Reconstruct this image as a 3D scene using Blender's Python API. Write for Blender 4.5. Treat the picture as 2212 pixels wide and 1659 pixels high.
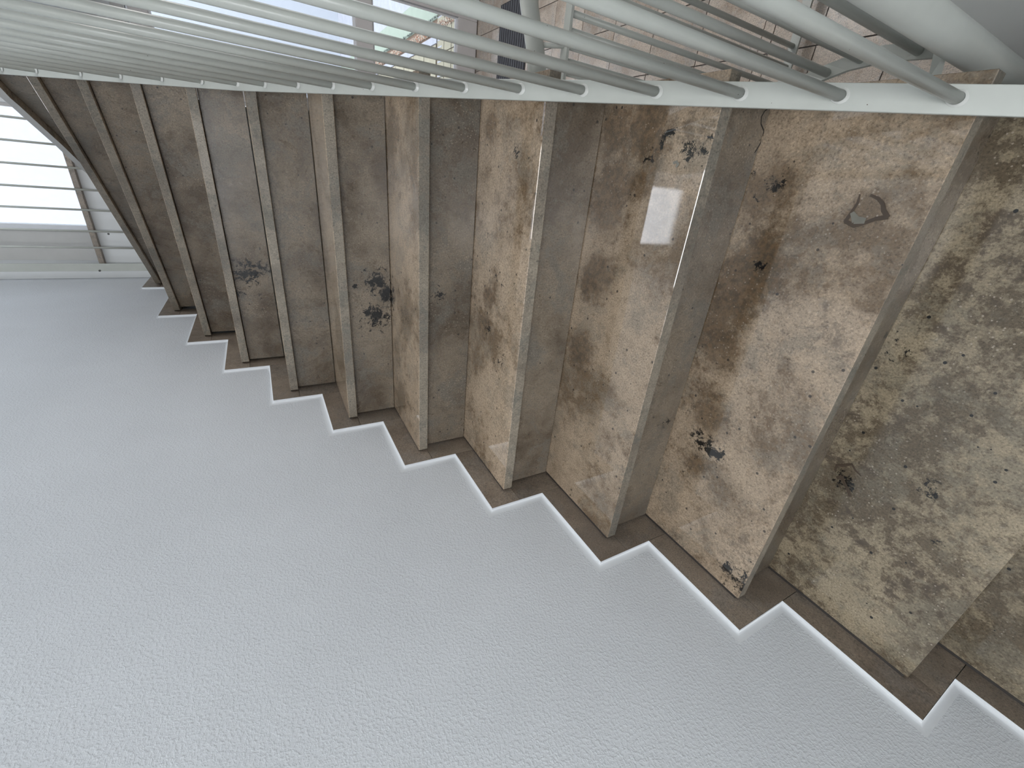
import bpy, bmesh, math, random
from mathutils import Vector, Matrix, noise as mnoise
random.seed(7)
SC = bpy.context.scene
for o in list(bpy.data.objects):
    bpy.data.objects.remove(o, do_unlink=True)

# ------------------------------------------------------------------ camera
# world: +X up the stairs, +Y towards the plaster wall, +Z up; the photograph was taken
# with the phone turned, so world-up points to the left of the frame
cam_d = bpy.data.cameras.new('camera')
cam = bpy.data.objects.new('camera', cam_d)
SC.collection.objects.link(cam)
SC.camera = cam
cam_d.sensor_fit = 'HORIZONTAL'
cam_d.sensor_width = 36.0
cam_d.lens = 911.86 / 2212 * 36.0
cam_d.shift_x = -17.62 / 2212
cam_d.shift_y = 0.63 / 2212
cam_d.clip_start = 0.01
cam_d.clip_end = 200
RIGHT = Vector((-0.490984, -0.103369, -0.865014))
DOWN = Vector((-0.430691, 0.891905, 0.137879))
FWD = Vector((0.757258, 0.440250, -0.482432))
M = Matrix((RIGHT, -DOWN, -FWD)).transposed().to_4x4()
M.translation = Vector((-1.165212, -0.880887, 0.366558))
cam.matrix_world = M

# ------------------------------------------------------------------ world, lights, exposure
SC.view_settings.view_transform = 'Standard'
SC.view_settings.look = 'None'
SC.view_settings.gamma = 1.0
SC.view_settings.use_curve_mapping = False
SC.view_settings.exposure = -0.17
W = bpy.data.worlds.new('overcast_sky'); SC.world = W
W.use_nodes = True
bg = W.node_tree.nodes['Background']
bg.inputs['Color'].default_value = (0.90, 0.94, 1.0, 1)
bg.inputs['Strength'].default_value = 6.3

def area(name, loc, target, sx, sy, power, col=(1, 1, 1)):
    d = bpy.data.lights.new(name, 'AREA'); d.shape = 'RECTANGLE'
    d.size = sx; d.size_y = sy; d.energy = power; d.color = col
    o = bpy.data.objects.new(name, d); SC.collection.objects.link(o)
    o.location = loc
    o.rotation_euler = (Vector(target) - Vector(loc)).to_track_quat('-Z', 'Y').to_euler()
    return o
def portal(name, loc, target, sx, sy):
    o = area(name, loc, target, sx, sy, 1.0); o.data.cycles.is_portal = True
portal('portal_stair_window', (2.99, -0.60, 2.63), (0, -0.60, 2.63), 0.68, 2.5)
portal('portal_second_window', (2.99, -1.62, 1.82), (0, -1.62, 1.82), 0.8, 1.0)
portal('portal_hall_door', (2.86, -1.58, -0.26), (0, -1.58, -0.26), 0.92, 2.2)
area('stairwell_fill', (-2.3, -0.7, 3.8), (-0.3, -0.7, 0), 1.0, 1.2, 34, (1.0, 0.97, 0.93))  # added overhead fill for the flight; no fixture is known here
area('upper_hall_fill', (0.9, -2.7, 3.7), (1.8, -0.1, 1.4), 1.0, 1.0, 42, (0.93, 0.96, 1.0))  # added fill to lift the upper wall and winders, not a real fitting
area('hall_floor_fill', (0.9, -2.35, 1.0), (0.9, -1.9, -1.4), 1.4, 1.0, 24, (1.0, 0.97, 0.95))  # added fill to brighten the hall tiles; invented source under the slab
area('behind_camera_fill', (-3.1, -0.6, 1.1), (0, -0.85, -0.4), 0.9, 2.2, 78, (0.95, 0.97, 1.0))  # added fill from behind the camera for risers and balusters; no window exists
area('hall_side_fill', (0.9, -3.3, -0.1), (-0.2, -1.0, -0.7), 2.2, 1.6, 30, (0.95, 0.97, 1.0))  # added sideways fill for the railing side; the far wall has no opening

# ------------------------------------------------------------------ helpers
def link(o, parent=None):
    SC.collection.objects.link(o)
    if parent is not None: o.parent = parent
    return o
def mesh(name, verts, faces, mat, parent=None, smooth=False, bevel=0.0, seg=1):
    me = bpy.data.meshes.new(name)
    me.from_pydata([tuple(v) for v in verts], [], [tuple(f) for f in faces])
    bm = bmesh.new(); bm.from_mesh(me)
    bmesh.ops.recalc_face_normals(bm, faces=bm.faces[:])
    if bevel > 0:
        bmesh.ops.bevel(bm, geom=bm.edges[:], offset=bevel, segments=seg, affect='EDGES', profile=0.5)
    bm.to_mesh(me); bm.free()
    if mat is not None: me.materials.append(mat)
    if smooth:
        for p in me.polygons: p.use_smooth = True
    return link(bpy.data.objects.new(name, me), parent)
class MB:
    def __init__(s): s.v = []; s.f = []
    def add(s, v, f):
        n = len(s.v); s.v += [tuple(p) for p in v]; s.f += [tuple(i + n for i in q) for q in f]
    def box(s, x0, x1, y0, y1, z0, z1):
        s.add([(x0,y0,z0),(x1,y0,z0),(x1,y1,z0),(x0,y1,z0),(x0,y0,z1),(x1,y0,z1),(x1,y1,z1),(x0,y1,z1)],
              [(0,3,2,1),(4,5,6,7),(0,1,5,4),(1,2,6,5),(2,3,7,6),(3,0,4,7)])
    def prism(s, poly, z0, z1):
        n = len(poly)
        zz0 = z0 if hasattr(z0, '__len__') else [z0] * n
        zz1 = z1 if hasattr(z1, '__len__') else [z1] * n
        s.add([(p[0], p[1], zz0[i]) for i, p in enumerate(poly)] + [(p[0], p[1], zz1[i]) for i, p in enumerate(poly)],
              [tuple(range(n))[::-1], tuple(range(n, 2 * n))] + [(i, (i + 1) % n, (i + 1) % n + n, i + n) for i in range(n)])
    def tube(s, pts, r, n=12, caps=True, ry=None):
        pts = [Vector(p) for p in pts]; rings = []
        ry = r if ry is None else ry
        for i, p in enumerate(pts):
            d = (pts[min(i + 1, len(pts) - 1)] - pts[max(i - 1, 0)]).normalized()
            a = Vector((0, 1, 0)) if abs(d.y) < 0.9 else Vector((1, 0, 0))
            u = d.cross(a).normalized(); w = u.cross(d).normalized()
            rings.append([p + u * (math.cos(2 * math.pi * k / n) * r) + w * (math.sin(2 * math.pi * k / n) * ry) for k in range(n)])
        v = [q for rg in rings for q in rg]; f = []
        for i in range(len(pts) - 1):
            for k in range(n):
                f.append((i * n + k, i * n + (k + 1) % n, (i + 1) * n + (k + 1) % n, (i + 1) * n + k))
        if caps: f += [tuple(range(n))[::-1], tuple(range((len(pts) - 1) * n, len(pts) * n))]
        s.add(v, f)
    def build(s, name, mat, parent=None, **k): return mesh(name, s.v, s.f, mat, parent, **k)
def box(name, x0, x1, y0, y1, z0, z1, mat, parent=None, **k):
    m = MB(); m.box(x0, x1, y0, y1, z0, z1); return m.build(name, mat, parent, **k)
def empty(name, loc=(0, 0, 0)):
    o = bpy.data.objects.new(name, None); o.location = loc; o.empty_display_size = 0.1
    SC.collection.objects.link(o); return o
def thing(o, label, cat, group=None):
    o['label'] = label; o['category'] = cat
    if group: o['group'] = group
    return o
def struct(o, label=None):
    o['kind'] = 'structure'
    if label: o['label'] = label
    return o

# ------------------------------------------------------------------ materials
def newmat(name):
    m = bpy.data.materials.new(name); m.use_nodes = True
    nt = m.node_tree; b = nt.nodes['Principled BSDF']
    return m, nt, b
def nd(nt, t, **kw):
    n = nt.nodes.new(t)
    for k, v in kw.items():
        if k in n.inputs: n.inputs[k].default_value = v
        else: setattr(n, k, v)
    return n
def ramp(nt, fac, stops):
    r = nt.nodes.new('ShaderNodeValToRGB')
    el = r.color_ramp.elements
    while len(el) < len(stops): el.new(0.5)
    for e, (p, c) in zip(el, stops):
        e.position = p; e.color = c if len(c) == 4 else (*c, 1)
    nt.links.new(fac, r.inputs['Fac']); return r.outputs['Color']
def mix(nt, fac, a, b, mode='MIX'):
    m = nt.nodes.new('ShaderNodeMix'); m.data_type = 'RGBA'; m.blend_type = mode
    for sock, val in ((m.inputs[0], fac), (m.inputs[6], a), (m.inputs[7], b)):
        if isinstance(val, bpy.types.NodeSocket): nt.links.new(val, sock)
        else: sock.default_value = val if not isinstance(val, tuple) or len(val) == 4 else (*val, 1)
    return m.outputs[2]
def math_(nt, op, a, b=None, clamp=False):
    m = nt.nodes.new('ShaderNodeMath'); m.operation = op; m.use_clamp = clamp
    for i, val in enumerate((a, b)):
        if val is None: continue
        if isinstance(val, bpy.types.NodeSocket): nt.links.new(val, m.inputs[i])
        else: m.inputs[i].default_value = val
    return m.outputs[0]
def objcoord(nt, spread=6.0, scale=(1, 1, 1)):
    g = nt.nodes.new('ShaderNodeNewGeometry'); oi = nt.nodes.new('ShaderNodeObjectInfo')
    cx = nt.nodes.new('ShaderNodeCombineXYZ')
    nt.links.new(math_(nt, 'MULTIPLY', oi.outputs['Random'], spread), cx.inputs[0])
    nt.links.new(math_(nt, 'MULTIPLY', oi.outputs['Random'], -spread * 1.7), cx.inputs[1])
    v = nt.nodes.new('ShaderNodeVectorMath'); v.operation = 'ADD'
    nt.links.new(g.outputs['Position'], v.inputs[0]); nt.links.new(cx.outputs[0], v.inputs[1])
    mp = nt.nodes.new('ShaderNodeMapping'); mp.inputs['Scale'].default_value = scale
    nt.links.new(v.outputs[0], mp.inputs['Vector'])
    return mp.outputs[0], g.outputs['Position'], oi.outputs['Random']
def noise(nt, vec, scale, detail=4, rough=0.6, dist=0.0):
    n = nd(nt, 'ShaderNodeTexNoise', Scale=scale, Detail=detail, Roughness=rough, Distortion=dist)
    nt.links.new(vec, n.inputs['Vector']); return n.outputs['Fac']

# black mineral clusters: (centre, radius) in the room
CLUSTERS = [((0.316, -0.506, 0.045), 0.075, 0.50), ((0.316, -0.456, -0.0), 0.070, 0.46), ((0.316, -0.392, 0.058), 0.085, 0.50), ((0.316, -0.5, 0.12), 0.030, 0.55), ((0.945, -0.397, 0.445), 0.085, 0.50), ((0.945, -0.32, 0.482), 0.040, 0.50), ((0.945, -0.416, 0.392), 0.060, 0.50), ((0.945, -0.297, 0.41), 0.050, 0.60), ((0.026, -0.534, -0.072), 0.060, 0.56), ((0.026, -0.518, -0.117), 0.050, 0.60), ((-0.47, -0.976, -0.35), 0.050, 0.55), ((-0.534, -0.956, -0.35), 0.040, 0.50), ((-0.44, -0.951, -0.35), 0.040, 0.53), ((-0.559, -0.96, -0.35), 0.045, 0.52), ((-0.181, -0.933, -0.175), 0.035, 0.52), ((-0.037, -0.988, -0.175), 0.030, 0.58), ((-0.126, -0.624, -0.175), 0.100, 0.60), ((-0.105, -0.483, -0.175), 0.100, 0.60), ((-0.194, -0.403, -0.175), 0.090, 0.58), ((-0.652, -0.326, -0.525), 0.070, 0.52), ((-0.686, -0.327, -0.525), 0.050, 0.50), ((-0.581, -0.381, -0.525), 0.050, 0.58), ((-0.594, -0.915, -0.525), 0.070, 0.58), ((-0.616, -0.921, -0.525), 0.050, 0.55), ((-0.847, -0.055, -0.525), 0.070, 0.52), ((-0.817, -0.063, -0.525), 0.050, 0.55), ((-0.636, -0.764, -0.525), 0.030, 0.50), ((-0.488, -0.344, -0.525), 0.040, 0.60), ((-0.865, -0.659, -0.7), 0.060, 0.56), ((-1.023, -0.414, -0.7), 0.030, 0.50), ((-0.897, -0.34, -0.7), 0.035, 0.50), ((-1.079, -0.319, -0.7), 0.030, 0.55), ((-0.553, -0.343, -0.493), 0.050, 0.56)]
# brown stone mottling mixed with painted shade along the back of three treads
BACK_STAIN_SHADE = [((-0.313, -0.995, -0.350), 0.10), ((-0.411, -1.001, -0.350), 0.12), ((-0.329, -0.834, -0.350), 0.13), ((-0.346, -0.885, -0.350), 0.12), ((-0.341, -0.673, -0.350), 0.11), ((-0.336, -0.483, -0.350), 0.09), ((-0.585, -0.898, -0.525), 0.09), ((-0.608, -0.916, -0.525), 0.09), ((-0.605, -0.733, -0.525), 0.11), ((-0.619, -0.564, -0.525), 0.09), ((-0.631, -0.777, -0.525), 0.08), ((-0.640, -0.400, -0.525), 0.10), ((-0.646, -0.263, -0.525), 0.06), ((-0.037, -0.988, -0.175), 0.07), ((-0.075, -0.473, -0.175), 0.07), ((-0.092, -0.563, -0.175), 0.06)]
def stone(name, base, cloud, grey, cloud_lo=0.485, cloud_hi=0.57, rough=0.14, clusters=True, dark=0.5, bump=0.04, speck=1.0, back_stain_shade=False, ior=1.55, fine=0.38, greyk=0.7):
    m, nt, b = newmat(name)
    vec, pos, rnd = objcoord(nt)
    n1 = noise(nt, vec, 4.2, 6, 0.6, 0.3)
    n3 = noise(nt, vec, 34, 9, 0.78)
    comb = math_(nt, 'ADD', math_(nt, 'MULTIPLY', n1, 1 - fine), math_(nt, 'MULTIPLY', n3, fine))
    c = mix(nt, ramp(nt, comb, [(cloud_lo, (0, 0, 0)), (cloud_hi, (1, 1, 1))]), base, cloud)
    n2 = noise(nt, vec, 8, 5, 0.62, 0.6)
    n6 = noise(nt, vec, 75, 6, 0.75)
    comb2 = math_(nt, 'ADD', math_(nt, 'MULTIPLY', n2, 0.6), math_(nt, 'MULTIPLY', n6, 0.4))
    c = mix(nt, math_(nt, 'MULTIPLY', ramp(nt, comb2, [(0.50, (0, 0, 0)), (0.57, (1, 1, 1))]), greyk), c, grey)
    c = mix(nt, 1.0, c, ramp(nt, n3, [(0.36, (0.78, 0.775, 0.77)), (0.5, (1, 1, 1)), (0.64, (1.14, 1.13, 1.12))]), 'MULTIPLY')
    n4 = noise(nt, vec, 260, 3, 0.65)
    c = mix(nt, 1.0, c, ramp(nt, n4, [(0.34, (0.58, 0.57, 0.56)), (0.47, (1, 1, 1)), (0.56, (1, 1, 1)), (0.68, (1.45, 1.42, 1.38))]), 'MULTIPLY')
    if back_stain_shade:
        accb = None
        for (p, r) in BACK_STAIN_SHADE:
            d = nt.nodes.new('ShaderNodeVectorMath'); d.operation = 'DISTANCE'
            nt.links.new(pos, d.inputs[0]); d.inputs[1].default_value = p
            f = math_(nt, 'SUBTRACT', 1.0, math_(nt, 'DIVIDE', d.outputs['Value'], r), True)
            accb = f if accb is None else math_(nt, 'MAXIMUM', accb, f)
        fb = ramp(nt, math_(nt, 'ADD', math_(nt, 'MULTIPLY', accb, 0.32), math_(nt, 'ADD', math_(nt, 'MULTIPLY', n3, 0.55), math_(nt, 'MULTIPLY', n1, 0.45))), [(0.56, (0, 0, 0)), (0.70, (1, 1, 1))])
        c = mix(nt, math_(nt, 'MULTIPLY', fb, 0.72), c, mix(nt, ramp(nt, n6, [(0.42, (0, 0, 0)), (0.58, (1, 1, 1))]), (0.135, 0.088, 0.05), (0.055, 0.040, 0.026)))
    # brown blotches
    n5 = noise(nt, vec, 22, 5, 0.75, 0.3)
    n5b = noise(nt, vec, 2.6, 3, 0.5)
    bl = math_(nt, 'MULTIPLY', ramp(nt, n5, [(0.54, (0, 0, 0)), (0.62, (1, 1, 1))]), ramp(nt, n5b, [(0.42, (0, 0, 0)), (0.6, (1, 1, 1))]))
    c = mix(nt, math_(nt, 'MULTIPLY', bl, dark), c, (0.075, 0.058, 0.043))
    # light shell flecks and fine dark pores
    v = nd(nt, 'ShaderNodeTexVoronoi', Scale=150.0); nt.links.new(vec, v.inputs['Vector'])
    gate = noise(nt, vec, 7, 3, 0.6)
    sepc = nt.nodes.new('ShaderNodeSeparateColor'); nt.links.new(v.outputs['Color'], sepc.inputs[0])
    fl = math_(nt, 'MULTIPLY', math_(nt, 'LESS_THAN', v.outputs['Distance'], 0.24), math_(nt, 'GREATER_THAN', sepc.outputs[0], 0.72))
    fl = math_(nt, 'MULTIPLY', fl, ramp(nt, gate, [(0.42, (0.1, 0.1, 0.1)), (0.6, (1, 1, 1))]))
    c = mix(nt, math_(nt, 'MULTIPLY', fl, 0.5 * speck), c, (0.42, 0.36, 0.29))
    v2 = nd(nt, 'ShaderNodeTexVoronoi', Scale=42.0); nt.links.new(vec, v2.inputs['Vector'])
    sep2 = nt.nodes.new('ShaderNodeSeparateColor'); nt.links.new(v2.outputs['Color'], sep2.inputs[0])
    po = math_(nt, 'MULTIPLY', math_(nt, 'LESS_THAN', v2.outputs['Distance'], 0.13), math_(nt, 'GREATER_THAN', sep2.outputs[1], 0.78))
    c = mix(nt, math_(nt, 'MULTIPLY', po, 0.8 * speck), c, (0.02, 0.02, 0.02))
    if clusters:
        cl = noise(nt, pos, 42, 8, 0.8, 0.4)
        acc = None
        for (p, r, th) in CLUSTERS:
            d = nt.nodes.new('ShaderNodeVectorMath'); d.operation = 'DISTANCE'
            nt.links.new(pos, d.inputs[0]); d.inputs[1].default_value = p
            f = math_(nt, 'SUBTRACT', 1.0, math_(nt, 'DIVIDE', d.outputs['Value'], r), True)
            # noise plus nearness against a threshold
            k = math_(nt, 'GREATER_THAN', math_(nt, 'ADD', cl, math_(nt, 'MULTIPLY', math_(nt, 'SQRT', f), 0.27)), th + 0.22)
            k = math_(nt, 'MULTIPLY', k, math_(nt, 'GREATER_THAN', f, 0.02))
            acc = k if acc is None else math_(nt, 'MAXIMUM', acc, k)
        c = mix(nt, math_(nt, 'MULTIPLY', acc, 0.97), c, ramp(nt, n4, [(0.4, (0.004, 0.0045, 0.005)), (0.8, (0.022, 0.024, 0.027))]))
    # stone to stone variation
    var = nt.nodes.new('ShaderNodeMapRange'); nt.links.new(rnd, var.inputs[0])
    var.inputs[3].default_value = 0.88; var.inputs[4].default_value = 1.12
    vv = nt.nodes.new('ShaderNodeCombineXYZ')
    for i in range(3): nt.links.new(var.outputs[0], vv.inputs[i])
    c = mix(nt, 1.0, c, vv.outputs[0], 'MULTIPLY')
    nt.links.new(c, b.inputs['Base Color'])
    rr = nt.nodes.new('ShaderNodeMapRange'); nt.links.new(n2, rr.inputs[0])
    rr.inputs[1].default_value = 0.35; rr.inputs[2].default_value = 0.7
    rr.inputs[3].default_value = rough * 0.8; rr.inputs[4].default_value = rough * 1.6
    nt.links.new(rr.outputs[0], b.inputs['Roughness'])
    b.inputs['IOR'].default_value = ior
    bp = nt.nodes.new('ShaderNodeBump'); bp.inputs['Strength'].default_value = bump; bp.inputs['Distance'].default_value = 0.002
    nt.links.new(n3, bp.inputs['Height']); nt.links.new(bp.outputs[0], b.inputs['Normal'])
    return m
M_TREAD = stone('polished_limestone', (0.365, 0.285, 0.205), (0.155, 0.112, 0.072), (0.215, 0.185, 0.145), rough=0.022, bump=0.008, back_stain_shade=True, ior=1.8, greyk=0.5)
M_TREAD_D = stone('mottled_polished_limestone', (0.30, 0.25, 0.175), (0.105, 0.084, 0.058), (0.17, 0.155, 0.12), cloud_lo=0.455, cloud_hi=0.535, rough=0.06, dark=0.9, speck=1.3, ior=1.6, fine=0.6, greyk=0.45)
M_RISER = stone('honed_limestone', (0.200, 0.165, 0.125), (0.098, 0.076, 0.055), (0.15, 0.138, 0.117), cloud_lo=0.465, cloud_hi=0.575, rough=0.28, bump=0.08)
M_NOSE = stone('cut_limestone_edge', (0.245, 0.215, 0.172), (0.165, 0.143, 0.115), (0.145, 0.14, 0.12), rough=0.4, clusters=False, dark=0.3, bump=0.15, speck=0.5)
M_SKIRT = stone('skirting_limestone', (0.26, 0.212, 0.168), (0.185, 0.148, 0.116), (0.22, 0.192, 0.165), rough=0.35, clusters=False, dark=0.35, speck=0.5)
M_TILE = stone('floor_limestone', (0.56, 0.485, 0.415), (0.40, 0.33, 0.27), (0.46, 0.43, 0.40), rough=0.16, clusters=False, dark=0.25, speck=0.4)

def plaster(name, col, scale=150.0, strength=0.5, dist=0.0016):
    m, nt, b = newmat(name)
    g = nt.nodes.new('ShaderNodeNewGeometry')
    n = noise(nt, g.outputs['Position'], scale, 3, 0.55)
    n2 = noise(nt, g.outputs['Position'], scale * 0.33, 3, 0.6)
    n3 = noise(nt, g.outputs['Position'], 2.0, 4, 0.6)
    c = mix(nt, 1.0, col, ramp(nt, n3, [(0.3, (0.95, 0.95, 0.95)), (0.7, (1.03, 1.03, 1.03))]), 'MULTIPLY')
    nt.links.new(c, b.inputs['Base Color']); b.inputs['Roughness'].default_value = 0.75
    b.inputs['Specular IOR Level'].default_value = 0.25
    h = math_(nt, 'ADD', math_(nt, 'MULTIPLY', ramp(nt, n, [(0.45, (0, 0, 0)), (0.7, (1, 1, 1))]), 1.0), math_(nt, 'MULTIPLY', n2, 0.8))
    bp = nt.nodes.new('ShaderNodeBump'); bp.inputs['Strength'].default_value = strength; bp.inputs['Distance'].default_value = dist
    nt.links.new(h, bp.inputs['Height']); nt.links.new(bp.outputs[0], b.inputs['Normal'])
    return m
M_PLASTER = plaster('roughcast_white_plaster', (0.635, 0.66, 0.69), 170.0, 0.42)
M_SMOOTH = plaster('smooth_white_plaster', (0.70, 0.72, 0.73), 40.0, 0.05)
def paint(name, col, rough=0.35, var=0.06):
    m, nt, b = newmat(name)
    g = nt.nodes.new('ShaderNodeNewGeometry')
    n = noise(nt, g.outputs['Position'], 14, 4, 0.6)
    c = mix(nt, 1.0, col, ramp(nt, n, [(0.3, (1 - var,) * 3), (0.7, (1 + var,) * 3)]), 'MULTIPLY')
    nt.links.new(c, b.inputs['Base Color']); b.inputs['Roughness'].default_value = rough
    bp = nt.nodes.new('ShaderNodeBump'); bp.inputs['Strength'].default_value = 0.05; bp.inputs['Distance'].default_value = 0.001
    nt.links.new(noise(nt, g.outputs['Position'], 160, 2, 0.5), bp.inputs['Height']); nt.links.new(bp.outputs[0], b.inputs['Normal'])
    return m
def railpaint():
    m, nt, b = newmat('white_railing_paint')
    g = nt.nodes.new('ShaderNodeNewGeometry')
    n = noise(nt, g.outputs['Position'], 11, 4, 0.6)
    c = mix(nt, 1.0, (0.47, 0.49, 0.458), ramp(nt, n, [(0.3, (0.95,) * 3), (0.7, (1.05,) * 3)]), 'MULTIPLY')
    v = nd(nt, 'ShaderNodeTexVoronoi', Scale=55.0); nt.links.new(g.outputs['Position'], v.inputs['Vector'])
    s = nt.nodes.new('ShaderNodeSeparateColor'); nt.links.new(v.outputs['Color'], s.inputs[0])
    sp = math_(nt, 'MULTIPLY', math_(nt, 'LESS_THAN', v.outputs['Distance'], 0.05), math_(nt, 'GREATER_THAN', s.outputs[0], 0.80))
    c = mix(nt, sp, c, (0.06, 0.035, 0.02))
    nt.links.new(c, b.inputs['Base Color']); b.inputs['Roughness'].default_value = 0.3
    return m
M_RAIL = railpaint()
M_WELD = paint('painted_weld', (0.62, 0.63, 0.60), 0.25)
M_CAULK = paint('white_caulk', (0.65, 0.675, 0.70), 0.7, 0.02)
M_FRAME = paint('white_window_frame', (0.62, 0.60, 0.60), 0.3, 0.03)
M_BEAD = paint('white_glazing_bead', (0.80, 0.82, 0.86), 0.25, 0.02)
M_CASING = paint('grey_white_lining', (0.52, 0.52, 0.51), 0.5, 0.03)
M_DARK = paint('dark_joint', (0.02, 0.018, 0.016), 0.8)
M_SEAL = paint('grey_joint_sealant', (0.03, 0.026, 0.023), 0.6)
M_GROUT = paint('floor_grout', (0.10, 0.09, 0.085), 0.8)
M_STEEL = paint('dark_bolt_steel', (0.05, 0.05, 0.05), 0.4)
M_CONC = paint('white_painted_concrete', (0.66, 0.68, 0.67), 0.6, 0.03)
M_SILL = stone('sill_stone', (0.30, 0.25, 0.20), (0.22, 0.18, 0.145), (0.24, 0.215, 0.19), rough=0.3, clusters=False)
M_FOSSIL = paint('fossil_brown', (0.07, 0.052, 0.038), 0.2, 0.25)
M_FOSSIL_G = paint('fossil_grey', (0.17, 0.165, 0.14), 0.2, 0.2)
M_CRACK = paint('black_crack', (0.01, 0.01, 0.01), 0.7)
def glass():
    m, nt, b = newmat('clear_window_glass')
    out = nt.nodes['Material Output']
    tr = nt.nodes.new('ShaderNodeBsdfTransparent'); gl = nt.nodes.new('ShaderNodeBsdfGlossy'); gl.inputs['Roughness'].default_value = 0.02
    fr = nt.nodes.new('ShaderNodeFresnel'); fr.inputs['IOR'].default_value = 1.3
    mx = nt.nodes.new('ShaderNodeMixShader')
    nt.links.new(fr.outputs[0], mx.inputs[0]); nt.links.new(tr.outputs[0], mx.inputs[1]); nt.links.new(gl.outputs[0], mx.inputs[2])
    nt.links.new(mx.outputs[0], out.inputs['Surface'])
    return m
M_GLASS = glass()

# ------------------------------------------------------------------ stair data
G, H, OV, TH = 0.28961, 0.175, 0.0264, 0.0294       # going, rise, nosing overhang, slab thickness
YR = -1.077                                         # outer ends of the treads
def yw(x): return max(0.0, (x - 0.8) / 2.07 * 0.055)  # stone skirting face along the wall
# nosing lines: (x at rail end, x at wall, z); the upper four turn as winders
N = {}
for k in range(5, 16): N[k] = (-(k - 7) * G, -(k - 7) * G, (7 - k) * H)
N[4] = (0.903, 0.929, 0.520)
N[3] = (1.022, 1.351, 0.686)
N[2] = (1.195, 1.854, 0.863)
N[1] = (1.355, 2.567, 1.040)
Z0 = 1.215
T0 = [(1.56, -1.02), (1.704, -0.95), (1.777, -0.925), (1.898, -0.878), (2.162, -0.778), (2.355, -0.698), (2.492, -0.648), (2.86, -0.515)]
def line(k, off=0.0):
    a = Vector((N[k][0], YR, 0)); bb = Vector((N[k][1], yw(N[k][1]) - 0.0075, 0))
    d = (bb - a).normalized(); nrm = Vector((d.y, -d.x, 0))
    if nrm.x < 0: nrm = -nrm
    return a + nrm * off, bb + nrm * off

# ------------------------------------------------------------------ shell of the stairwell
ZF, ZC = -1.40, 4.1           # hall floor, top ceiling
XE = 2.87                     # wall with the tall windows and the hall door
PLY = 0.0122                  # plaster lies behind the skirting face
XM = -3.2; YM = -3.4
# plaster wall beside the flight
xs = [XM, -1.5, 0.0, 0.8, 1.5, 2.2, XE]
v = []; f = []
for i, x in enumerate(xs):
    for z in (ZF - 0.1, ZC): v += [(x, yw(x) + PLY, z), (x, yw(x) + PLY + 0.2, z)]
for i in range(len(xs) - 1):
    a = i * 4; b_ = a + 4
    f += [(a, b_, b_ + 2, a + 2), (a + 1, a + 3, b_ + 3, b_ + 1), (a, a + 1, b_ + 1, b_), (a + 2, b_ + 2, b_ + 3, a + 3)]
f += [(0, 2, 3, 1), (len(v) - 4, len(v) - 3, len(v) - 1, len(v) - 2)]
struct(mesh('wall_left', v, f, M_PLASTER), 'white rough plaster wall beside the stairs')

# wall with openings: window_1, window_2, door_1
W1 = (-0.955, -0.03, 1.362, 3.9); W2 = (-2.05, -1.20, 1.30, 2.35); D1 = (-2.075, -1.12, ZF, 0.885)
m = MB()
def wallseg(y0, y1, z0, z1): m.box(XE, XE + 0.3, y0, y1, z0, z1)
wallseg(W1[1], 0.3, ZF - .1, ZC); wallseg(W2[1], W1[0], W1[2], ZC)
wallseg(D1[1], W1[1], ZF - .1, W2[2]); wallseg(W1[0], W1[1], W2[2], W1[2]); wallseg(D1[0], D1[1], D1[3], W2[2]); wallseg(W2[1], W1[0], W2[2], W1[2])
wallseg(W1[0], W1[1], W1[3], ZC); wallseg(W2[0], W2[1], W2[3], ZC)
wallseg(YM, D1[0], ZF - .1, W2[2]); wallseg(YM, W2[0], W2[2], ZC)
struct(m.build('wall_front', M_SMOOTH), 'white smooth wall with the tall stair window and the hall door')
struct(box('wall_back', XM - .2, XM, YM, 0.3, ZF - .1, ZC, M_SMOOTH))
struct(box('wall_far', XM, XE + .3, YM - .2, YM, ZF - .1, ZC, M_SMOOTH))
struct(box('ceiling', XM - .2, XE + .3, YM - .2, 0.3, ZC, ZC + .2, M_SMOOTH))
# upper landing slab: its underside is the hall ceiling
struct(box('trim_landing', -3.2, XE, YM, -1.44, 1.04, 1.33, M_SMOOTH), 'white edge of the upper landing slab')
# rounded plaster wall end behind the lowest balusters
pts = [(-0.605, -1.262), (-0.612, -1.245), (-0.63, -1.232), (-0.66, -1.227), (-3.2, -1.50), (-3.2, -1.75), (-0.63, -1.43), (-0.61, -1.41)]
m = MB(); m.prism(pts, ZF, 1.035)
struct(m.build('wall_right', plaster('bright_white_plaster', (0.84, 0.86, 0.84), 40.0, 0.05), bevel=0.0), 'white rounded plaster wall end beyond the lower railing')

# ------------------------------------------------------------------ hall floor of limestone tiles
fl = struct(box('floor', XM, XE, YM, 0.2, ZF - 0.1, ZF - 0.004, M_GROUT), 'polished limestone tile floor of the hall')
tx = [0.180]
while tx[-1] < 2.83: tx.append(tx[-1] + 0.3015)
xb = [-1.30, -0.99, -0.68, -0.294, -0.048, 0.134, 0.180] + tx[1:]
xb[-1] = 2.872 if xb[-1] > 2.80 else xb[-1]
ty = [-1.394 - 0.234 * i for i in range(-2, 8)]
gp = 0.0022
tile_cache = 0
for i in range(len(xb) - 1):
    for j in range(len(ty) - 1):
        x0, x1 = xb[i] + gp, xb[i + 1] - gp
        y1, y0 = ty[j] - gp, ty[j + 1] + gp
        if x1 > XE - 0.001: x1 = XE - 0.001
        z = ZF + random.uniform(-0.0006, 0.0006)
        box('floor_tile', x0, x1, y0, y1, ZF - 0.012, z, M_TILE, fl)

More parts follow.
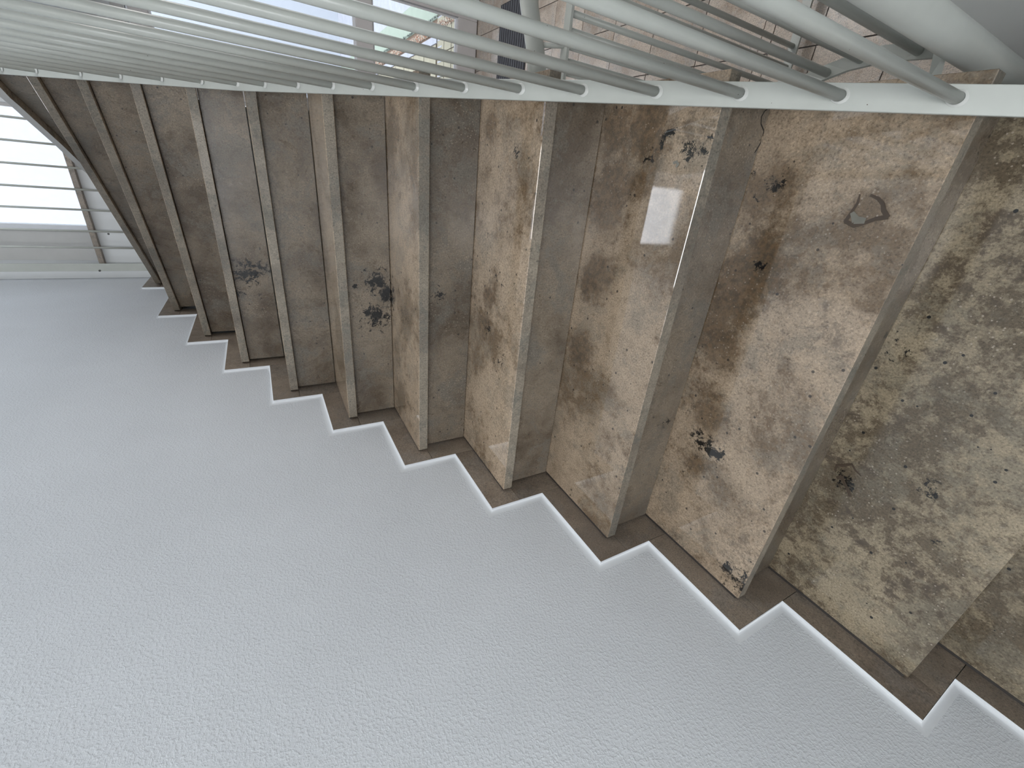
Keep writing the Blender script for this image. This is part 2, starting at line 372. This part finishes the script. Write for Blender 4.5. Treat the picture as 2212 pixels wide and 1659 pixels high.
# ------------------------------------------------------------------ staircase
stairs = thing(empty('staircase', (0, 0, 0)), 'brown fossil limestone staircase climbing along the white plaster wall', 'staircase')
def two_mat(o, m2, test):
    o.data.materials.append(m2)
    for p in o.data.polygons:
        if test(p): p.material_index = 1
TREAD = {}
for k in range(1, 15):
    a, b_ = line(k)
    z = N[k][2]
    if k > 1:
        c, d = line(k - 1, OV + 0.022)
    else:
        c, d = Vector((1.62, -0.985, 0)), Vector((XE - 0.002, -0.47, 0))
    if k == 1:
        poly = [a, b_, Vector((XE - 0.002, yw(XE) - 0.004, 0)), d, c, Vector((1.58, -1.05, 0))]
    else:
        poly = [a, b_, d, c]
    m = MB(); m.prism([(p.x, p.y) for p in poly], z - TH, z)
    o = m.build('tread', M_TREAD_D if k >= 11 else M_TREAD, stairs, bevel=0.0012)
    nrm = (b_ - a).normalized(); nv = Vector((-nrm.y, nrm.x, 0))
    two_mat(o, M_NOSE, lambda p: abs(p.normal.z) < 0.5)
    TREAD[k] = o
# curved top tread
m = MB(); m.prism(T0 + [(2.868, -0.5), (2.868, -1.06), (1.60, -1.06)], Z0 - TH, Z0)
o = m.build('tread', M_TREAD, stairs); o['label'] = 'tread with a pale painted curved edge'; two_mat(o, M_CASING, lambda p: abs(p.normal.z) < 0.5)
for k in range(0, 15):
    zt = (N[k][2] if k else Z0) - TH - 0.0015
    zb = (N[k + 1][2]) + 0.0022
    if k:
        a, b_ = line(k, OV); a2, b2 = line(k, OV + 0.02)
        a = a + (b_ - a) * 0.012; a2 = a2 + (b2 - a2) * 0.012
        poly = [(a.x, a.y), (b_.x, b_.y), (b2.x, b2.y), (a2.x, a2.y)]
    else:
        s = [(p[0] + 0.022, p[1] - 0.03) for p in T0[:-1]] + [(2.866, -0.535)]
        poly = s + [(p[0] + 0.012, p[1] - 0.03) for p in reversed(s[:-1])]
        poly = s + [(2.866, -0.56)] + [(p[0] + 0.012, p[1] - 0.025) for p in reversed(s[:-1])]
    m = MB(); m.prism(poly, zb, zt)
    m.build('riser', M_RISER, stairs)
# concrete body under the stones
m = MB()
def zs(k): return (N[k][2] if k else Z0)
for k in range(1, 13):
    a, b_ = line(k, OV + 0.021)
    if k > 1: c, d = line(k - 1, OV + 0.0205)
    else: c, d = Vector((1.63, -1.03, 0)), Vector((2.866, -0.5, 0))
    f_ = lambda p, t: Vector((p.x + (t.x - p.x), p.y, 0))
    q = []
    for s, e in ((a, b_), (d, c)):
        for p, w in ((s, e),):
            dd = (w - s)
            if s.y < w.y: q += [s + dd * 0.07, w]
            else: q += [s, w - dd * 0.07]
    zt = zs(k) - TH - 0.001
    zl = zs(k) - 0.40
    m.prism([(p.x, p.y) for p in q], zl, zt)
m.build('stair_slab', M_CONC, stairs)
# grey sealant in the joint between tread and skirting
for k in range(2, 13):
    x0 = N[k][1] + 0.006; x1 = N[k - 1][1] + OV; z1 = N[k][2] - 0.003
    mesh('joint_sealant', [(x0, yw(x0) - 0.008, z1), (x1, yw(x1) - 0.008, z1), (x1, yw(x1) - 0.0002, z1 + 0.001), (x0, yw(x0) - 0.0002, z1 + 0.001)], [(0, 1, 2, 3)], M_SEAL, stairs)

# fossil marks laid flush in the polished treads
MARKS = [0]
def mark(k, outline, width, mat, name='fossil_mark'):
    MARKS[0] += 1
    z = N[k][2] + 0.0004 + 0.00015 * MARKS[0]
    m = MB()
    for i in range(len(outline) - 1):
        p = Vector(outline[i][:2]); q = Vector(outline[i + 1][:2]); d = (q - p)
        nn = Vector((-d.y, d.x)).normalized()
        w0 = width * outline[i][2]; w1 = width * outline[i + 1][2]
        p2 = p - d.normalized() * width * 0.5; q2 = q + d.normalized() * width * 0.5; z += 0.00002
        m.add([(*(p2 + nn * w0), z), (*(q2 + nn * w1), z), (*(q2 - nn * w1), z), (*(p2 - nn * w0), z)], [(0, 1, 2, 3)])
    return m.build(name, mat, TREAD[k])
mark(10, [(-0.7663, -0.9115, 0.50), (-0.7679, -0.8986, 0.80), (-0.7648, -0.8850, 1.00), (-0.7614, -0.8687, 1.40), (-0.7770, -0.8635, 1.40), (-0.7872, -0.8676, 1.20), (-0.8038, -0.8781, 1.30), (-0.8194, -0.8831, 1.60)], 0.0025, M_FOSSIL)
mark(10, [(-0.8194, -0.8831, 1.50), (-0.8100, -0.8922, 1.40), (-0.8052, -0.9012, 1.20), (-0.7950, -0.9087, 1.00), (-0.7832, -0.9125, 0.80)], 0.0025, M_FOSSIL)
mark(10, [(-0.7667, -0.8829, 1.00), (-0.7763, -0.8729, 2.20), (-0.7891, -0.8734, 1.50)], 0.003, M_FOSSIL_G)
mark(11, [(-0.8713, -0.3528, 0.80), (-0.8705, -0.3660, 1.00), (-0.8828, -0.3748, 1.20), (-0.8939, -0.3856, 0.80), (-0.9041, -0.3767, 0.80), (-0.9171, -0.3715, 0.50)], 0.0025, M_FOSSIL)
mark(11, [(-0.8816, -0.3389, 1.20), (-0.8877, -0.3465, 1.60), (-0.8986, -0.3364, 1.00), (-0.9095, -0.3264, 1.30), (-0.9186, -0.3151, 1.20)], 0.0028, M_FOSSIL)
mark(9, [(-0.5029, -0.9345, 1.00), (-0.5093, -0.9363, 1.00), (-0.5153, -0.9325, 1.00), (-0.5121, -0.9284, 1.00)], 0.0025, M_FOSSIL_G)
CR = [(-0.5534, -1.0488, -0.5175), (-0.5534, -1.0412, -0.5069), (-0.5534, -1.0313, -0.5023), (-0.5534, -1.0198, -0.5077), (-0.5534, -1.0108, -0.5224), (-0.5534, -0.9971, -0.5276), (-0.5534, -0.9817, -0.5211), (-0.5534, -0.9711, -0.5148)]
m = MB()
for p, q in zip(CR[:-1], CR[1:]):
    p = Vector(p); q = Vector(q); d = (q - p).normalized(); w = Vector((0, -d.z, d.y)) * 0.0011
    m.add([p - w, q - w, q + w, p + w], [(0, 1, 2, 3)])
m.build('crack', M_CRACK, stairs)

# ------------------------------------------------------------------ stone skirting, stepped along the wall
bb = struct(empty('baseboard_left'), 'stepped limestone skirting along the plaster wall')
WP, HS = 0.0784, 0.0635
XF = {k: N[k][1] + OV - WP for k in range(4, 16)}
XF[3] = 1.284; XF[2] = 1.782; XF[1] = 2.490
XF[0] = XE - 0.022
g_ = 0.0007
def piece(x0, x1, z0, z1):
    m = MB()
    m.add([(x0, yw(x0), z0), (x1, yw(x1), z0), (x1, yw(x1) + 0.0115, z0), (x0, yw(x0) + 0.0115, z0),
           (x0, yw(x0), z1), (x1, yw(x1), z1), (x1, yw(x1) + 0.0115, z1), (x0, yw(x0) + 0.0115, z1)],
          [(0,3,2,1),(4,5,6,7),(0,1,5,4),(1,2,6,5),(2,3,7,6),(3,0,4,7)])
    m.build('skirting_tile', M_SKIRT, bb)
for k in range(1, 15):
    piece(XF[k] + g_, XF[k - 1] - g_, N[k][2] - TH, N[k][2] + HS)
    if k < 15:
        piece(XF[k] + g_, N[k][1] + OV + 0.02, N[k + 1][2] - TH, N[k][2] - TH - 2 * g_)
        # the strip between the two pieces at tread level
# stepped caulk fillet between skirting and plaster
out = []
for k in range(1, 13):
    out += [(XF[k], N[k][2] + HS), (XF[k], N[k + 1][2] + HS)]
out = [(XF[0], N[1][2] + HS)] + out + [(XF[13], N[13][2] + HS)]
prof = [(0.0, 0.0), (0.0004, 0.006), (0.002, 0.0095), (0.006, 0.0113), (0.013, 0.0120), (0.022, PLY + 0.0002)]
v = []; f = []
for (x, z) in out:
    for d, yy in prof: v.append((x - d, yw(x) + yy, z + d))
n = len(prof)
for i in range(len(out) - 1):
    for j in range(n - 1):
        f.append((i * n + j, i * n + j + 1, (i + 1) * n + j + 1, (i + 1) * n + j))
o = mesh('caulk_fillet', v, f, M_CAULK, bb)
for i_, p in enumerate(o.data.polygons): p.use_smooth = (i_ % (n - 1)) != 0

# ------------------------------------------------------------------ stair railing
rail = thing(empty('stair_railing', (-0.9, -1.038, -0.53)), 'white painted steel railing with round balusters on a flat bar beside the treads', 'railing')
rail_loc = Vector(rail.location)
SL = H / G
def zbar(x):
    if x < 0.56: return SL * x + 0.024
    return SL * 0.56 + 0.024 + (x - 0.56) * 0.829
def rebase(o, loc):
    o.data.transform(Matrix.Translation(-loc)); return o
YB = -1.0375; HW = 0.0178
path = [-2.0, -1.2, -0.6, 0.0, 0.50, 0.54, 0.58, 0.62, 1.0, 1.4, 1.75]
v = []; f = []
for i, x in enumerate(path):
    z = zbar(x); s = SL if x < 0.56 else 0.829
    nv = Vector((-s, 0, 1)).normalized()
    for (yy, t) in ((YB + HW, 0), (YB - HW, 0), (YB - HW, -0.008), (YB + HW, -0.008)):
        v.append((x + nv.x * t, yy, z + nv.z * t))
for i in range(len(path) - 1):
    for j in range(4): f.append((i * 4 + j, i * 4 + (j + 1) % 4, (i + 1) * 4 + (j + 1) % 4, (i + 1) * 4 + j))
f += [(0, 1, 2, 3), tuple(len(v) - 4 + j for j in (3, 2, 1, 0))]
rebase(mesh('bottom_bar', v, f, M_RAIL, rail, bevel=0.0008), rail_loc)
v2 = []
for x in path: v2.append((x, YB, zbar(x) + 0.86))
m = MB(); m.tube(v2, 0.021, 16); rebase(m.build('handrail', M_RAIL, rail, smooth=True), rail_loc)
bxs = [-0.855 - 0.118 * i for i in range(3, 8)] + [-0.855, -0.737, -0.617, -0.498, -0.378, -0.260, -0.140, -0.022, 0.096, 0.214, 0.331, 0.452, 0.560, 0.672, 0.806, 0.955, 1.112, 1.30, 1.46, 1.62]
RB = 0.0079
bal_me = None; weld_me = None
for i, x in enumerate(sorted(bxs)):
    x = x + 0.004
    z = zbar(x)
    if bal_me is None:
        m = MB(); m.tube([(0, 0, 0.001), (0, 0, 0.86)], RB, 18)
        o = m.build('baluster', M_RAIL, rail, smooth=True); bal_me = o.data
        for p in bal_me.polygons:
            if abs(p.normal.z) > 0.9: p.use_smooth = False
        m = MB()
        ns = 18; vv = []; ff = []
        for k in range(ns):
            a = 2 * math.pi * k / ns
            jit = 1 + 0.10 * math.sin(3 * a + 1)
            for rr, zz in ((RB + 0.0002, 0.005), (RB + 0.0010 * jit, 0.0026), (RB + 0.0028 * jit, 0.0003)):
                vv.append((math.cos(a) * rr, math.sin(a) * rr, zz + math.cos(a) * rr * SL))
        for k in range(ns):
            for j in range(2): ff.append((k * 3 + j, k * 3 + j + 1, ((k + 1) % ns) * 3 + j + 1, ((k + 1) % ns) * 3 + j))
        w = mesh('weld', vv, ff, M_WELD, None, smooth=True); weld_me = w.data
    else:
        o = bpy.data.objects.new('baluster', bal_me); link(o, rail)
        w = bpy.data.objects.new('weld', weld_me); link(w)
    o.location = Vector((x, YB - 0.001, z)) - rail_loc
    w.parent = o; w.location = (0, 0, 0.0005)
m2 = [(-0.7898, -1.0704, -0.5300), (-0.8079, -1.0645, -0.5250), (-0.7754, -1.1253, -0.5850), (-0.7513, -1.1287, -0.6000)]
nn = (Vector(m2[1]) - Vector(m2[0])).cross(Vector(m2[3]) - Vector(m2[0])).normalized() * 0.005
vs = [Vector(p) for p in m2] + [Vector(p) - nn for p in m2]
rebase(mesh('wall_bracket', vs, [(0,1,2,3),(7,6,5,4),(0,4,5,1),(1,5,6,2),(2,6,7,3),(3,7,4,0)], M_RAIL, rail), rail_loc)

m = MB(); m.tube([(-0.803, -1.119, ZF), (-0.803, -1.119, 0.30)], 0.0225, 28)
nw = thing(m.build('newel_post', M_RAIL, smooth=True), 'thick round white newel post standing beside the lowest visible baluster', 'post')
for p in nw.data.polygons:
    if abs(p.normal.z) > 0.9: p.use_smooth = False

# ------------------------------------------------------------------ lower railing that curves to the wall end
lr = thing(empty('curved_railing', (-0.4, -1.21, -1.0)), 'white lower railing with a curved flat bar joined to the rounded wall end', 'railing')
lloc = Vector(lr.location)
cp = [(-0.4776, -1.1005, -0.6380), (-0.5447, -1.1204, -0.6424), (-0.5880, -1.1295, -0.6332), (-0.6264, -1.1324, -0.6230), (-0.6810, -1.1376, -0.6217), (-0.7616, -1.1305, -0.6043)]
near = [(-0.5017, -1.0923, -0.6380), (-0.5648, -1.1138, -0.6424), (-0.6098, -1.1224, -0.6332), (-0.6524, -1.1241, -0.6230), (-0.7021, -1.1245, -0.6217), (-0.7707, -1.1175, -0.6043)]
far = [(-0.4535, -1.1086, -0.6380), (-0.5246, -1.1271, -0.6424), (-0.5662, -1.1367, -0.6332), (-0.6004, -1.1407, -0.6230), (-0.6599, -1.1508, -0.6217), (-0.7524, -1.1435, -0.6043)]
v = []
for a, b_ in zip(near, far):
    v += [a, b_, (b_[0], b_[1], b_[2] - 0.009), (a[0], a[1], a[2] - 0.009)]
f = []
for i in range(len(near) - 1):
    for j in range(4): f.append((i * 4 + j, i * 4 + (j + 1) % 4, (i + 1) * 4 + (j + 1) % 4, (i + 1) * 4 + j))
f += [(0, 1, 2, 3), tuple(len(v) - 4 + j for j in (3, 2, 1, 0))]
rebase(mesh('bottom_bar', v, f, M_RAIL, lr), lloc)
for p in [(-0.5717, -1.1227, -0.6371), (-0.6330, -1.1346, -0.6229), (-0.7247, -1.1324, -0.6127)]:
    m = MB(); m.tube([(p[0], p[1], p[2]), (p[0], p[1], p[2] + 0.86)], 0.0072, 16)
    rebase(m.build('baluster', M_RAIL, lr, smooth=True), lloc)
m = MB(); m.tube([(c[0], c[1], c[2] + 0.87) for c in cp], 0.018, 12)
rebase(m.build('handrail', M_RAIL, lr, smooth=True), lloc)

# ------------------------------------------------------------------ hall balustrade across, seen through the stair railing
hr = thing(empty('hall_balustrade', (0.0, -1.35, ZF)), 'white hall balustrade with flat top bar and thin handrail on the tiled floor', 'railing')
hloc = Vector(hr.location)
rebase(box('top_bar', -0.006, 0.022, -1.95, -1.115, -0.404, -0.396, M_RAIL, hr), hloc)
rebase(box('bottom_bar', -0.012, 0.022, -1.95, -1.115, ZF + 0.04, ZF + 0.048, M_RAIL, hr), hloc)
for i in range(9):
    y = -1.150 - 0.0605 * 1.0 * i * 1.0
    y = (-1.269, -1.233, -1.201, -1.168, -1.144, -1.329, -1.389, -1.449)[i] if i < 8 else -1.80
    m = MB(); m.tube([(0.006, y, ZF + 0.048), (0.006, y, -0.404)], 0.0080, 14)
    rebase(m.build('baluster', M_RAIL, hr, smooth=True), hloc)
for y in (-1.16, -1.9):
    m = MB(); m.tube([(0.01, y, ZF), (0.01, y, ZF + 0.045)], 0.011, 12); rebase(m.build('foot', M_RAIL, hr, smooth=True), hloc)
m = MB(); m.tube([(0.15, -1.95, -0.33), (0.115, -1.40, -0.33), (0.10, -1.29, -0.33), (0.055, -1.19, -0.335), (0.03, -1.115, -0.34)], 0.027, 18, ry=0.018)
rebase(m.build('handrail', M_RAIL, hr, smooth=True), hloc)
for y in (-1.20, -1.75):
    m = MB(); m.tube([(0.01, y, -0.398), (0.065, y, -0.345)], 0.006, 10); rebase(m.build('handrail_bracket', M_RAIL, hr, smooth=True), hloc)

# ------------------------------------------------------------------ tall stair windows
def window(name, w, label, fr_l, fr_r):
    y0, y1, z0, z1 = w
    e = struct(empty(name, (XE + .13, (y0 + y1) / 2, z0)), label)
    L = Vector(e.location)
    xg0, xg1 = XE + 0.12, XE + 0.18
    B = lambda nm, a, b2, c, d, e2, f2, mt, par=e, **k: rebase(box(nm, a, b2, c, d, e2, f2, mt, par, **k), L)
    B('window_frame', xg0, xg1, y1 - fr_l, y1, z0, z1, M_CASING)
    B('window_frame', xg0, xg1, y0, y0 + fr_r, z0, z1, M_FRAME)
    B('window_frame', xg0, xg1, y0 + fr_r, y1 - fr_l, z1 - 0.05, z1, M_FRAME)
    B('window_frame', xg0, xg1, y0 + fr_r, y1 - fr_l, z0, z0 + 0.03, M_FRAME)
    B('sash', xg0 - 0.012, xg0 + 0.03, y1 - fr_l - 0.035, y1 - fr_l, z0 + 0.03, z1 - 0.05, M_BEAD)
    p = B('pane', xg0 + 0.03, xg0 + 0.036, y0 + fr_r, y1 - fr_l, z0 + 0.03, z1 - 0.05, M_GLASS)
    s = B('window_sill', XE - 0.035, xg0, y0 - 0.03, y1 + 0.0, z0 - 0.03, z0, M_SILL, bevel=0.002)
    return e
window('window_1', W1, 'tall bright stair window behind vertical bars', 0.20, 0.02)
window('window_2', W2, 'tall stair window beyond the stair railing', 0.03, 0.03)

# fall-guard of vertical bars in front of the window
gd = thing(empty('window_guard', (2.80, -0.5, 1.1)), 'white guard of thin vertical bars in front of the bright stair window', 'railing')
gl_ = Vector(gd.location)
gy = [-1.003, -0.880, -0.759, -0.636, -0.512, -0.390, -0.258, -0.152]
for y in gy:
    m = MB(); m.tube([(2.80, y, 1.10 if y > -0.5 else 1.2165), (2.80, y, 2.25)], 0.0065, 10)
    rebase(m.build('bar', M_RAIL, gd, smooth=True), gl_)
pst = rebase(box('post', 2.795, 2.803, -0.047, 0.004, 1.10, 2.27, M_RAIL, gd, bevel=0.001), gl_)
for (x, y, z) in ((2.794, -0.245, 1.255), (2.793, 0.0, 1.36), (2.793, 0.0, 2.1)):
    m = MB(); m.tube([(x, y, z), (x - 0.007, y, z)], 0.006, 8)
    rebase(m.build('bolt', M_STEEL, gd), gl_)
rebase(box('bottom_bar', 2.79, 2.81, -0.48, 0.004, 1.09, 1.10, M_RAIL, gd), gl_)
rebase(box('top_bar', 2.79, 2.81, -1.01, 0.004, 2.25, 2.26, M_RAIL, gd), gl_)

# ------------------------------------------------------------------ hall door
y0, y1, z0, z1 = D1
d1 = struct(empty('door_1', (XE, (y0 + y1) / 2, ZF)), 'white framed glass hall door')
dl = Vector(d1.location)
def DB(nm, a, b2, c, d, e2, f2, mt, **k): return rebase(box(nm, a, b2, c, d, e2, f2, mt, d1, **k), dl)
XD = XE + 0.008
DB('door_lining', XE - 0.012, XE - 0.001, y0, y1, z1 + 0.006, z1 + 0.065, M_CASING)
DB('door_lining', XE + 0.002, XE + 0.12, y0 + 0.0, y0 + 0.018, z0, z1, M_CASING)
DB('door_lining', XE + 0.002, XE + 0.12, y1 - 0.018, y1, z0, z1, M_CASING)
ys0, ys1 = y0 + 0.022, y1 - 0.022
DB('stile', XD, XD + 0.055, ys0, -1.958, z0 + 0.004, z1 - 0.012, M_FRAME, bevel=0.003)
DB('stile', XD, XD + 0.055, ys1 - 0.09, ys1, z0 + 0.004, z1 - 0.012, M_FRAME, bevel=0.003)
DB('bottom_rail', XD, XD + 0.055, -1.958, ys1 - 0.09, z0 + 0.004, z0 + 0.168, M_FRAME, bevel=0.003)
DB('middle_rail', XD, XD + 0.055, -1.958, ys1 - 0.09, z0 + 0.837, z0 + 0.958, M_FRAME, bevel=0.003)
DB('top_rail', XD, XD + 0.055, -1.958, ys1 - 0.09, z0 + 2.175, z1 - 0.012, M_FRAME, bevel=0.003)
for (zz0, zz1) in ((0.168, 0.837), (0.958, 2.175)):
    a, b2 = -1.958, ys1 - 0.09
    DB('glazing_bead', XD + 0.018, XD + 0.034, a, b2, z0 + zz0, z0 + zz0 + 0.018, M_BEAD)
    DB('glazing_bead', XD + 0.018, XD + 0.034, a, b2, z0 + zz1 - 0.012, z0 + zz1, M_BEAD)
    DB('glazing_bead', XD + 0.018, XD + 0.034, a, a + 0.012, z0 + zz0 + .018, z0 + zz1 - .012, M_BEAD)
    DB('pane', XD + 0.036, XD + 0.042, a, b2, z0 + zz0, z0 + zz1, M_GLASS)
DB('threshold', XE + 0.0, XE + 0.25, y0, y1, z0 - 0.02, z0 - 0.002, M_SILL)

# door mat with ribs
mat_ = thing(empty('door_mat', (2.24, -1.8, ZF)), 'charcoal grey ribbed door mat on the tiles before the glass door', 'mat')
m, nt, b = newmat('charcoal_carpet'); b.inputs['Base Color'].default_value = (0.045, 0.047, 0.055, 1); b.inputs['Roughness'].default_value = 0.95
M_MAT = m
m, nt, b = newmat('grey_rib_pile'); b.inputs['Base Color'].default_value = (0.12, 0.125, 0.14, 1); b.inputs['Roughness'].default_value = 0.95
M_RIB = m
ml = Vector(mat_.location)
mx0, mx1, my0, my1 = 2.02, 2.455, -1.985, -1.30
rebase(box('backing', mx0, mx1, my0, my1, ZF + 0.0007, ZF + 0.006, M_MAT, mat_), ml)
x = mx0 + 0.012
while x < mx1 - 0.02:
    rebase(box('rib', x, x + 0.017, my0 + 0.008, my1 - 0.008, ZF + 0.006, ZF + 0.011, M_RIB, mat_), ml)
    x += 0.0345

# ------------------------------------------------------------------ outside, seen through the door
ZO = -1.45
def flat(name, col, rough=0.8, var=0.1, sc=12):
    m, nt, b = newmat(name)
    g = nt.nodes.new('ShaderNodeNewGeometry')
    c = mix(nt, 1.0, col, ramp(nt, noise(nt, g.outputs['Position'], sc, 5, 0.6), [(0.3, (1 - var,) * 3), (0.7, (1 + var,) * 3)]), 'MULTIPLY')
    nt.links.new(c, b.inputs['Base Color']); b.inputs['Roughness'].default_value = rough
    return m
M_PAVE = flat('pale_paving_stone', (0.20, 0.19, 0.14))
M_KERB = flat('white_kerb_stone', (0.24, 0.255, 0.29))
M_SOIL = flat('bed_soil', (0.12, 0.08, 0.055))
M_GRAVEL = flat('pale_gravel', (0.19, 0.23, 0.19), var=0.05)
M_HOUSE = flat('white_house_render', (0.25, 0.275, 0.31), var=0.03)
M_GUTTER = flat('grey_drain_metal', (0.10, 0.11, 0.12))
M_LEAF_O = flat('rust_orange_leaf', (0.20, 0.07, 0.03), var=0.3, sc=30)
M_LEAF_W = flat('cream_leaf', (0.30, 0.27, 0.22), var=0.1)
M_HEDGE = flat('dark_green_hedge', (0.016, 0.024, 0.023), var=0.4, sc=30)
struct(box('ground', XE + 0.3, 30, -20, 12, ZO - 0.3, ZO - 0.012, M_SOIL), 'garden ground outside the door')
pv = struct(empty('pavement', (3, -1.5, ZO)), 'pale paved strip outside the door')
pl_ = Vector(pv.location)
x = 4.02
while x < 7.4:
    for (ya, yb) in ((-1.995, -1.80), (-1.80, -1.60), (-1.60, -1.40), (-1.40, -1.2)):
        rebase(box('paving_stone', x + 0.004, x + 0.190, ya + 0.004, yb - 0.004, ZO - 0.03, ZO + random.uniform(-0.002, 0.002), M_PAVE, pv), pl_)
    x += 0.194
x = 3.19
while x < 3.80:
    for (ya, yb) in ((-2.30, -2.10), (-2.10, -1.90), (-1.90, -1.70), (-1.70, -1.5), (-1.5, -1.3)):
        rebase(box('paving_stone', x + 0.004, x + 0.190, ya + 0.004, yb - 0.004, ZO - 0.03, ZO + random.uniform(-0.002, 0.002), M_PAVE, pv), pl_)
    x += 0.2
gt = struct(empty('trim_drain', (3.9, -1.9, ZO)))
gtl = Vector(gt.location)
rebase(box('drain_channel', 3.83, 3.985, -2.4, -1.2, ZO - 0.03, ZO - 0.006, M_GUTTER, gt), gtl)
y = -2.38
while y < -1.25:
    rebase(box('grate_bar', 3.845, 3.97, y, y + 0.012, ZO - 0.006, ZO + 0.002, M_KERB, gt), gtl); y += 0.06
kb = struct(empty('trim_kerb', (5, -2.03, ZO)))
kl = Vector(kb.location)
x = 4.0
while x < 8.0:
    rebase(box('kerb_stone', x + 0.003, x + 0.497, -2.066, -2.001, ZO - 0.05, ZO + 0.003, M_KERB, kb), kl); x += 0.5
struct(box('lawn', 3.2, 14, -2.46, -2.20, ZO - 0.012, ZO, M_GRAVEL))
struct(box('terrace', 3.2, 16, -9, -2.46, ZO - 0.012, ZO - 0.001, M_KERB))
hs_ = thing(empty('neighbour_house', (12, -5, ZO)), 'white rendered house far behind the glass door', 'house')
rebase(box('wall', 9.5, 12, -14, 6, ZO, 7.5, M_HOUSE, hs_), Vector(hs_.location))
# planting bed beside the kerb: leaves too small and many to count
def leaves(name, label, n, region, mats, size, zr):
    v = []; f = []; mi = []
    x0, x1, y0_, y1_ = region
    for i in range(n):
        p = Vector((random.uniform(x0, x1), random.uniform(y0_, y1_), ZO + random.uniform(*zr)))
        a = random.uniform(0, 6.28); t = random.uniform(-0.7, 0.7)
        d = Vector((math.cos(a), math.sin(a), t * 0.6)) * size * random.uniform(0.6, 1.4)
        w = Vector((-math.sin(a), math.cos(a), random.uniform(-.4, .4))) * size * 0.35
        b0 = len(v); v += [p - d, p + w, p + d, p - w]; f.append((b0, b0 + 1, b0 + 2, b0 + 3)); mi.append(random.choice(range(len(mats))))
    o = mesh(name, v, f, mats[0])
    for m_ in mats[1:]: o.data.materials.append(m_)
    for p, q in zip(o.data.polygons, mi): p.material_index = q
    o['kind'] = 'stuff'; o['label'] = label; o['category'] = name.replace('_', ' ')
    return o
leaves('ground_cover', 'rust orange and cream leaves filling the bed beside the kerb', 7000, (3.25, 8, -2.155, -2.09), (M_LEAF_O, M_LEAF_W, M_LEAF_W), 0.011, (0.0, 0.012))
leaves('low_hedge', 'low dark green hedge behind the orange leaves', 900, (3.25, 8, -2.212, -2.198), (M_HEDGE,), 0.012, (0.0, 0.02))
